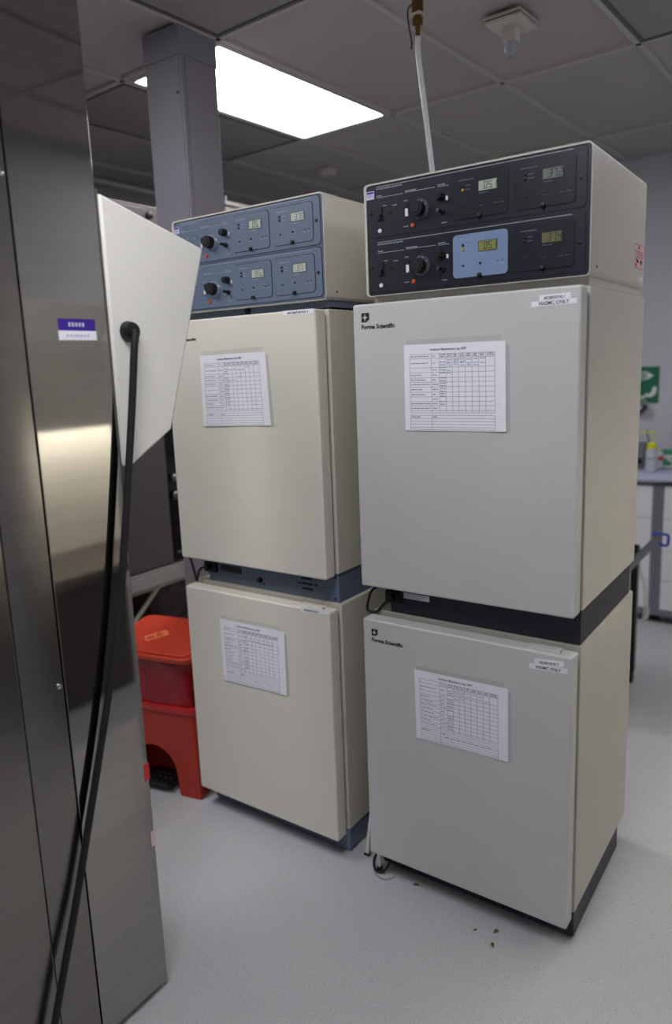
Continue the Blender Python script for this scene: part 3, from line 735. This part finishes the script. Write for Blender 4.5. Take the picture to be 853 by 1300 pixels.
# ------------------------------------------------------------------ waste bins under the steel table
def waste_bin(loc, rz, label, group, mat_body, mat_lid, full):
    t = thing('waste_bin', label, 'waste bin', loc, rz, group)
    w, d, h = .40, .285, .375                      # x from -w to 0, y from 0 to d
    b = MB(); bm = b.bm
    # front wall with the pedal arch, as an outline with thickness
    pts = [(-w, 0), (-w+.085, 0)]
    for k in range(13):
        a = PI - PI*k/12
        pts.append((-w/2-.015 + .105*math.cos(a), .095 + .11*math.sin(a)))
    pts += [(-.100, 0), (-.0, 0), (-.012, h), (-w+.012, h)]
    b.prism(pts, 0, .012, 'y')
    b.prism([(0, 0), (d, 0), (d-.01, h), (0.006, h)], -.014, -.002, 'x', Matrix.Translation((0, 0, 0)))
    b.prism([(0, 0), (d, 0), (d-.01, h), (0.006, h)], -w+.002, -w+.014, 'x')
    b.box(-w+.01, -.01, d-.016, d-.004, 0, h)
    b.box(-w+.012, -.012, .13, .142, 0, h*.7)
    body = b.build('body', mat_body, t)
    bv = body.modifiers.new('bevel', 'BEVEL'); bv.width = .004; bv.segments = 2; bv.limit_method = 'ANGLE'
    MB().prism(rrect(-w-.004, .004, -.008, d+.004, .03), h-.012, h+.012, 'z').build('rim', 'redbag_rim' if full else mat_body, t)
    b = MB().box(-w/2-.085, -w/2+.055, -.012, .10, .028, .048, .008); b.mat(1)
    for i in range(5):
        for k in range(3): b.cyl((-w/2-.07+i*.027, .0+k*.03, .047), (-w/2-.07+i*.027, .0+k*.03, .051), .006, .004, 8)
    b.build('pedal', ['black', 'blackmatte'], t)
    # bag swelling between rim and lid
    b = MB(); rings = []; n = 56; rnd = random.Random(3)
    for j, (zz, s) in enumerate(((h-.01, .96), (h+.035, .965), (h+.09, .945), (h+.14, .955), (h+.185, .985), (h+.205, 1.0), (h+.215, .93))):
        ring = []
        for k in range(n):
            a = 2*PI*k/n; ca, sa = math.cos(a), math.sin(a)
            q = (abs(ca)**6 + abs(sa)**6)**(-1/6)
            f = s*(1 + (.024*math.sin(9*a+1.5*j) + .016*math.sin(17*a+j*2.3) + rnd.uniform(-.022,.022))*(1 if 0 < j < 6 else 0))
            z = zz + (.010*math.sin(7*a+.5) if j in (4, 5) else 0) + .13*max(0, sa)*0
            ring.append(b.bm.verts.new((-w/2 + (w/2)*ca*q*f, d/2 + (d/2)*sa*q*f, z)))
        rings.append(ring)
    fs = []
    for A, B in zip(rings, rings[1:]):
        for k in range(n): fs.append(b.bm.faces.new((A[k], A[(k+1) % n], B[(k+1) % n], B[k])))
    fs.append(b.bm.faces.new(rings[-1])); b._take(fs)
    b.build('bag', 'redbag' if full else mat_body, t)
    # lid, tilted up towards the back
    tilt = Matrix.Translation((0, -.012, h+.222)) @ Matrix.Rotation(math.radians(9), 4, 'X')
    L = MB()
    L.prism(rrect(-w-.008, .008, -.012, d+.014, .045, 7), -.016, .006, 'z', tilt)
    L.prism(rrect(-w+.006, -.006, .003, d+.0, .04, 7), .005, .014, 'z', tilt)
    ld = L.build('lid', mat_lid, t)
    bv = ld.modifiers.new('bevel', 'BEVEL'); bv.width = .004; bv.segments = 2; bv.limit_method = 'ANGLE'
    if full:
        m2 = tilt @ Matrix.Translation((-.235, .125, .0135)) @ Matrix.Rotation(math.radians(48), 4, 'Z')
        b = MB().box(-.048, .048, -.025, .025, 0, .0012, mtx=m2)
        b.mat(1)
        for cx, cy in ((0, .007), (-.007, -.005), (.007, -.005)):       # biohazard style trefoil
            for k in range(9):
                a0 = 2*PI*k/10
                b.box(.0065, .0088, -.0026, .0026, .0011, .0017, mtx=m2 @ Matrix.Translation((.012+cx, cy, 0)) @ Matrix.Rotation(a0, 4, 'Z'))
        for k in range(3): b.box(-.043, -.010, -.012+k*.008, -.009+k*.008, .0011, .0017, mtx=m2)
        b.build('hazard_label', ['fluoro', 'print_k'], ld)
    return t
waste_bin((-1.462, .008, 0), math.radians(12), 'red step bin with bulging red bag and orange lid label', None, 'red', 'red_lid', True)
waste_bin((-2.34, .62, 0), math.radians(4), 'red bin beneath the steel table with the shade put into its colour', None, 'bin_shaded', 'bin_shaded', False)

# ------------------------------------------------------------------ steel table with dark machine
t = thing('steel_table', 'steel frame table with diagonal brace behind the red bin', 'table', (-2.6, .55, 0))
tx, ty = 2.6, -.55
def Tb(x0, x1, y0, y1, z0, z1, bev=.003): return MB().box(x0+tx, x1+tx, y0+ty, y1+ty, z0, z1, bev)
Tb(-3.1, -2.2, -.25, 1.22, .715, .735).build('tabletop', 'steel_rail', t)
Tb(-2.24, -2.198, -.27, 1.23, .655, .716).build('front_rail', 'steel_rail', t)
Tb(-3.1, -3.06, -.27, 1.23, .655, .716).build('back_rail', 'steel_rail', t)
for x in (-2.24, -3.1):
    for y in (-.27, 1.19): Tb(x, x+.04, y, y+.04, 0, .716).build('leg', 'steel_rail', t)
MB().cyl((-2.222+tx, .56+ty, .66), (-2.222+tx, -.20+ty, .05), .011, n=14).build('brace', 'brace', t)
b = Tb(-2.32, -2.295, -.2, 1.2, .60, .645); b.build('lower_rail', 'brace', t)
Tb(-2.86, -2.84, -.26, 1.22, .04, .70).build('shade_board', 'black', t)  # black sheet added so the space under the table looks shaded
t = thing('sterilizer', 'tall dark machine with black door and chrome knobs on the steel table', 'machine', (-2.65, .55, .735))
tz = -.735
def Mc(x0, x1, y0, y1, z0, z1, bev=.004): return MB().box(x0+2.65, x1+2.65, y0-.55, y1-.55, z0+tz, z1+tz, bev)
Mc(-3.08, -2.215, -.2, 1.02, .735, 2.456).build('housing', 'machine', t)
Mc(-2.22, -2.203, -.2, .632, .745, 2.44).build('front_panel', 'machine', t)
dr = Mc(-2.22, -2.205, .636, 1.01, .745, 2.08).build('door', 'blackglass', t)
for zz in (1.172, 1.085):
    MB().lathe([(.006, 0), (.006, .012), (.017, .014), (.019, .022), (.013, .030), (.0001, .031)], (-2.206+2.65, .665-.55, zz+tz), 20, (1, 0, 0)).build('knob', 'cartsteel', dr)
MB().box(-.02, .05, 0, .03, -.004, .004, .002, mtx=Matrix.Translation((-2.205+2.65, .66-.55, .79+tz))).build('catch', 'cartsteel', dr)
MB().lathe([(.018, 0), (.018, .012), (.0001, .016)], (-2.203+2.65, .645-.55, 2.41+tz), 18, (1, 0, 0)).build('vent_plug', 'black', t)
# white cabinet standing further back, only its top corner shows
t = thing('upright_cabinet', 'white upright cabinet top showing between column and left console', 'cabinet', (-2.65, 1.55, 0))
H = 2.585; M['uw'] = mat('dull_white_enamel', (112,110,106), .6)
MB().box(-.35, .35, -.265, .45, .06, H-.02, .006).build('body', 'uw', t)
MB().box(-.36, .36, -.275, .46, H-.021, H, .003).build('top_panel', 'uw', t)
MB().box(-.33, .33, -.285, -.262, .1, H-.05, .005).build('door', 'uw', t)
for x, y in ((-.3, -.22), (.3, -.22), (-.3, .4), (.3, .4)): MB().cyl((x, y, 0), (x, y, .065), .02, n=14).build('foot', 'black', t)
for x, y in ((.34, -.25), (.30, -.26)): MB().cyl((x, y, H-.001), (x, y, H+.03), .006, n=10).build('pin', 'cartsteel', t)

# ------------------------------------------------------------------ bench along the back wall
def bench_unit(x0, x1, label):
    t = thing('drawer_cabinet', label, 'drawer cabinet', ((x0+x1)/2, 2.95, 0), 0, 'drawer cabinets under the bench')
    w = (x1-x0)/2
    MB().box(-w+.001, w-.001, .012, .66, .10, .902).build('carcass', 'framegrey', t)
    MB().box(-w+.03, w-.03, .07, .62, 0, .101).build('plinth', 'framegrey', t)
    f = MB()
    f.box(-w+.001, -w+.032, 0, .014, .054, .902); f.box(w-.032, w-.001, 0, .014, .054, .902)
    f.box(-w+.032, w-.032, 0, .014, .054, .092); f.box(-w+.032, w-.032, 0, .014, .890, .902)
    f.build('face_frame', 'framegrey', t)
    zs = [.094, .286, .479, .683, .888]
    for a, c in zip(zs, zs[1:]):
        MB().box(-w+.034, w-.034, -.004, .012, a+.002, c-.002, .002).build('drawer', 'frost', t)
bench_unit(-1.20, -.380, 'white drawer cabinet half hidden behind the grey incubator stack')
bench_unit(-.380, .44, 'white drawer cabinet at the right edge with grey frame')
struct_top = thing('worktop', 'black bench top along the back wall', 'worktop', (-.38, 3.28, .902))
MB().box(-.84, .84, -.35, .345, .001, .031, .003).build('slab', 'darkedge', struct_top)
b = MB(); pts = []
for k in range(21): pts.append((-.82+.06*k, -.358 - .003*math.sin(k*1.3)))
n = len(pts); V0 = []; V1 = []; V2 = []
for k, (x, y) in enumerate(pts):
    V0.append(b.bm.verts.new((x, y, .012+.006*math.sin(k*.9)))); V1.append(b.bm.verts.new((x, y-.001,   .0350+.0008*math.sin(k)))); V2.append(b.bm.verts.new((x, .33, .0345)))
fs = []
for k in range(n-1): fs += [b.bm.faces.new((V0[k], V0[k+1], V1[k+1], V1[k])), b.bm.faces.new((V1[k], V1[k+1], V2[k+1], V2[k]))]
b._take(fs); o = b.build('bench_liner', 'bluecloth', None, (-.38, 3.28, .902))
tag(o, 'white paper liner laid over the black bench top', 'bench liner')
sd = o.modifiers.new('solid', 'SOLIDIFY'); sd.thickness = .001; sd.offset = 0
ZT = .9385
# wash bottle
t = thing('wash_bottle', 'clear wash bottle with yellow cap on the bench', 'bottle', (-.485, 3.215, ZT))
b = MB().lathe([(.0001, 0), (.034, 0), (.037, .004), (.037, .125), (.033, .143), (.026, .150), (.024, .155)], n=28)
b.build('bottle', 'bottle', t)
b = MB().tube([(-.030, -.030, .088), (-.018, -.0372, .080), (-.008, -.0385, .088), (.004, -.0382, .079), (.016, -.036, .090), (.028, -.029, .094)], .0016, 6, 4); b.build('marker_scrawl', 'print_k', t)
MB().lathe([(.031, .150), (.032, .153), (.032, .176), (.024, .184), (.0001, .186)], n=24).build('cap', 'yellowcap', t)
MB().tube([(.012, 0, .18), (.013, 0, .225), (.010, 0, .247), (-.004, 0, .253), (-.04, 0, .252), (-.075, 0, .249)], .0048, 8).build('nozzle', 'yellowcap', t)
t = thing('steel_spatula', 'slim dark metal tool leaning behind the wash bottle', 'tool', (-.55, 3.33, ZT))
MB().tube([(.055, 0, 0.001), (.025, .0, .16), (.0, .02, .255)], .006, 8).build('rod', 'cartsteel', t)
MB().lathe([(.0001, 0), (.010, .002), (.010, .02), (.006, .026)], (.028, 0, .145), 12, (-.1, .05, 1)).build('collar', 'chrome', t)
t = thing('grey_box', 'grey plastic box at the bench edge beside the wash bottle', 'box', (-.62, 3.38, ZT))
MB().box(-.07, .062, -.06, .06, 0, .15, .006).build('box_body', 'boxgrey', t)
MB().box(-.072, .064, -.062, .062, .150, .165, .004).build('lid', 'boxgrey', t)
MB().box(-.04, .055, -.066, -.058, .03, .07, .003).build('black_panel', 'black', t)
t = thing('glove_carton', 'white and green carton standing right of the wash bottle', 'carton', (-.375, 3.44, ZT))
b = MB().box(-.09, .12, -.05, .05, 0, .115, .002)
b.mat(1).box(-.0905, .1205, -.0508, .0508, .088, .1155); b.box(-.0905, -.02, -.0508, -.049, .016, .04)
b.prism([(-.09, .03), (-.09, .07), (-.03, .05)], -.0508, -.0495, 'y')
b.build('carton_body', ['boxwhite', 'boxgreen'], t)
b = MB().tube([(.0, -.052, .068), (-.01, -.052, .073), (-.018, -.052, .062), (-.006, -.052, .055), (.004, -.052, .06)], .0025, 6, 4); b.build('printed_mark', 'print_k', t)
t = thing('specimen_jar', 'small jar with red band behind the wash bottle', 'jar', (-.463, 3.36, ZT))
MB().lathe([(.0001, 0), (.020, 0), (.021, .003), (.021, .085), (.017, .095)], n=20).build('jar_body', 'bottle', t)
MB().lathe([(.0215, .055), (.0222, .056), (.0222, .078), (.0215, .079)], n=20).build('band', 'redtape', t)
MB().lathe([(.018, .094), (.019, .096), (.019, .112), (.0001, .113)], n=20).build('cap', 'white', t)
# eye wash sign
t = thing('eyewash_sign', 'green sign with white eye on the back wall', 'sign', (-.645, YB, 1.353))
MB().rplate(-.105, .105, 0, .250, .004, -.006, -.001).build('board', 'green', t)
b = MB()
eye = [(.0, .19)]
top = [(-.07+.14*k/12, .188+.030*math.sin(PI*k/12)) for k in range(13)]; bot = [(.07-.14*k/12, .188-.030*math.sin(PI*k/12)) for k in range(1, 12)]
b.prism(top+bot, -.0075, -.0055, 'y')
b.mat(1); b.lathe([(.0001, .0085), (.024, .0085), (.024, .005)], (0, 0, .188), 24, (0, -1, 0))
b.mat(0); b.lathe([(.0001, .0095), (.016, .0095), (.016, .006)], (0, 0, .188), 24, (0, -1, 0))
b.mat(1); b.lathe([(.0001, .0105), (.010, .0105), (.010, .006)], (0, 0, .188), 24, (0, -1, 0))
b.mat(0); b.prism([(-.06, .050), (.016, .050), (.016, .066), (.045, .066), (.060, .080), (.062, .104), (.086, .118), (.093, .090), (.082, .058), (.058, .042), (.016, .042), (.010, .030), (-.06, .030)], -.0075, -.0055, 'y')
b.text('Eyewash', .018, FRONT(0, -.0065, .010), 'CENTER', bold=.0004)
b.build('symbol', ['signwhite', 'green'], t)
t = thing('mounted_eyewash', 'dark green rounded fitting under the eyewash sign', 'eyewash', (-.655, YB, 1.30))
MB().lathe([(.0001, -.012), (.03, -.008), (.05, .012), (.058, .04), (.052, .046), (.0001, .044)], (0, -.060, 0), 24).build('bowl', 'darkgreen', t)
MB().box(-.02, .02, -.03, -.001, .0, .044, .003).build('bracket', 'darkgreen', t)
MB().lathe([(.0001, .012), (.012, .010), (.014, 0)], (.02, -.112, .028), 14, (0, -1, .2)).build('spout_cap', 'signwhite', t)

# cart behind the right stack
t = thing('equipment_cart', 'black and steel cart behind the grey incubator stack', 'cart', (-.52, 1.72, 0))
cx, cy = .52, -1.72
def K(x0, x1, y0, y1, z0, z1, bev=.002): return MB().box(x0+cx, x1+cx, y0+cy, y1+cy, z0, z1, bev)
for x, y in ((-.305, 1.96), (-.80, 1.96), (-.305, 1.45), (-.80, 1.45)):
    p = K(x, x+.032, y, y+.030, .06, .742); p.mat(1).box(x+.032+cx, x+.036+cx, y+.003+cy, y+.03+cy, .07, .735)
    p.build('post', ['cartblack', 'framegrey'], t)
    MB().lathe([(.0001, -.012), (.022, -.012), (.026, -.008), (.026, .008), (.022, .012), (.0001, .012)], (x+.017+cx, y+.016+cy, .026), 20, (1, 0, 0)).build('caster', 'black', t)
    MB().box(x+.003+cx, x+.031+cx, y+.005+cy, y+.027+cy, .045, .062).build('caster_fork', 'cartsteel', t)
K(-.80, -.272, 1.45, 1.99, .700, .722).build('top_deck', 'cartblack', t)
K(-.79, -.29, 1.47, 1.97, .075, .10).build('lower_shelf', 'cartsteel', t)
K(-.768, -.312, 1.972, 1.982, .12, .69).build('side_panel', 'cartcream', t)
K(-.268, -.240, 1.50, 2.36, .683, .718, .004).build('push_rail', 'cartsteel', t)
MB().tube([(-.290+cx, 2.37+cy, .716), (-.25+cx, 2.37+cy, .718), (-.212+cx, 2.37+cy, .716), (-.208+cx, 2.37+cy, .69), (-.212+cx, 2.37+cy, .660), (-.235+cx, 2.37+cy, .657), (-.248+cx, 2.37+cy, .662), (-.250+cx, 2.365+cy, .69)], .0075, 8, 5).build('handle_grip', 'blueclip', t)
MB().tube([(x+.022+cx, y+cy, z) for x, y, z in ((-.296, 1.99, .66), (-.29, 1.998, .62), (-.268, 2.0, .54), (-.258, 2.0, .46), (-.262, 2.0, .40), (-.252, 2.0, .36), (-.264, 2.0, .345), (-.258, 2.0, .41), (-.244, 2.0, .405), (-.248, 2.0, .355), (-.262, 2.0, .385), (-.25, 2.0, .42), (-.27, 2.0, .345), (-.30, 2.0, .335))], .0058, 8, 6).build('charging_cable', 'white', t)
# lit hood added out of view to make the bright reflection in the stainless cabinet
t = thing('reflection_hood', 'unseen hood with lit interior, added for the bright reflection in the stainless side', 'hood', (1.0, .62, 0))
def Hd(x0, x1, y0, y1, z0, z1, bev=.004): return MB().box(x0-1.0, x1-1.0, y0-.62, y1-.62, z0, z1, bev)
Hd(.80, .83, -.18, 1.42, .02, .64).build('front_panel', 'machine', t)  # dark panel added to darken the lower part of the steel reflection
Hd(.78, .80, -.20, 1.44, 1.43, 1.50).build('front_lip', 'head', t)  # added to hide the lamp from the mirrored view
Hd(.78, 1.34, -.20, 1.44, 1.495, 2.04).build('head', 'head', t)
Hd(1.28, 1.34, -.20, 1.44, .70, 1.496).build('back_panel', 'added_hood', t)
Hd(.78, 1.285, -.20, -.15, .70, 1.496).build('side_panel', 'added_hood', t)
Hd(.78, 1.285, 1.39, 1.44, .70, 1.496).build('side_panel', 'added_hood', t)
Hd(.78, 1.34, -.20, 1.44, .64, .701).build('work_surface', 'steel_d', t)
Hd(1.072, 1.080, -.15, 1.39, 1.425, 1.496, .001).build('spill_shield', 'head', t)  # added to keep lamp spill off the side of the grey stack
Hd(1.10, 1.14, -.13, 1.37, 1.472, 1.496).build('lamp', 'added_glow', t)  # unseen lamp added to light the mirrored back panel
for x in (.80, 1.28):
    for y in (-.17, 1.36): Hd(x, x+.05, y, y+.05, 0, .641).build('leg', 'steel_rail', t)

# dry bits on the floor
for (x, y, r, a, lb) in ((-.502, .030, .011, .3, 'dry leaf scrap on the floor at the grey door foot'), (-.203, -.019, .010, 1.2, 'dry leaf scrap on the floor nearest the corner of the grey stack'),
                         (-.192, -.074, .009, 2.2, 'dry leaf scrap on the floor farthest out from the grey stack'), (-.258, -.048, .006, .8, 'tiny dry crumb left of the two leaf scraps near the corner')):
    b = MB(); n = 7
    top = [b.bm.verts.new((r*(t/(n-1)*2-1), r*.45*math.sin(PI*t/(n-1))+.0004, .002+.004*math.sin(PI*t/(n-1)))) for t in range(n)]
    mid = [b.bm.verts.new((r*(t/(n-1)*2-1), 0, .0015+.0015*math.sin(PI*t/(n-1)))) for t in range(n)]
    bt = [b.bm.verts.new((r*(t/(n-1)*2-1), -r*.4*math.sin(PI*t/(n-1))-.0004, .002+.005*math.sin(PI*t/(n-1)))) for t in range(n)]
    fs = []
    for A, B in ((top, mid), (mid, bt)):
        for k in range(n-1): fs.append(b.bm.faces.new((A[k], B[k], B[k+1], A[k+1])))
    b._take(fs); o = b.build('leaf_scrap', 'leaf', None, (x, y, 0.0)); o.rotation_euler = (0, 0, a)
    sd = o.modifiers.new('solid', 'SOLIDIFY'); sd.thickness = .001
    tag(o, lb, 'leaf', 'dry scraps on the floor')

# ------------------------------------------------------------------ world, camera
wd = bpy.data.worlds.new('world'); scene.world = wd; wd.use_nodes = True
wd.node_tree.nodes['Background'].inputs['Color'].default_value = (.5, .52, .56, 1)
wd.node_tree.nodes['Background'].inputs['Strength'].default_value = .05

cam = bpy.data.cameras.new('camera'); co = bpy.data.objects.new('camera', cam); col.objects.link(co)
co.matrix_world = Matrix.Translation((.5546, -1.8509, 1.6910)) @ Matrix.Rotation(.6122, 4, 'Z') @ Matrix.Rotation(1.3847, 4, 'X') @ Matrix.Rotation(-.0379, 4, 'Z')
cam.sensor_fit = 'VERTICAL'; cam.sensor_height = 36; cam.sensor_width = 36*853/1300
cam.lens = 934.34/1300*36; cam.shift_y = -10/1300
cam.clip_start = .05; cam.clip_end = 50
cam.dof.use_dof = True; cam.dof.focus_distance = 2.15; cam.dof.aperture_fstop = 1.4; cam.dof.aperture_blades = 0
scene.camera = co

scene.view_settings.view_transform = 'Standard'; scene.view_settings.look = 'None'
scene.view_settings.gamma = 1.0; scene.view_settings.use_curve_mapping = False
scene.view_settings.exposure = 0.0
scene.cycles.use_denoising = True
scene.cycles.max_bounces = 10; scene.cycles.diffuse_bounces = 6; scene.cycles.transparent_max_bounces = 12
scene.cycles.sample_clamp_indirect = 6
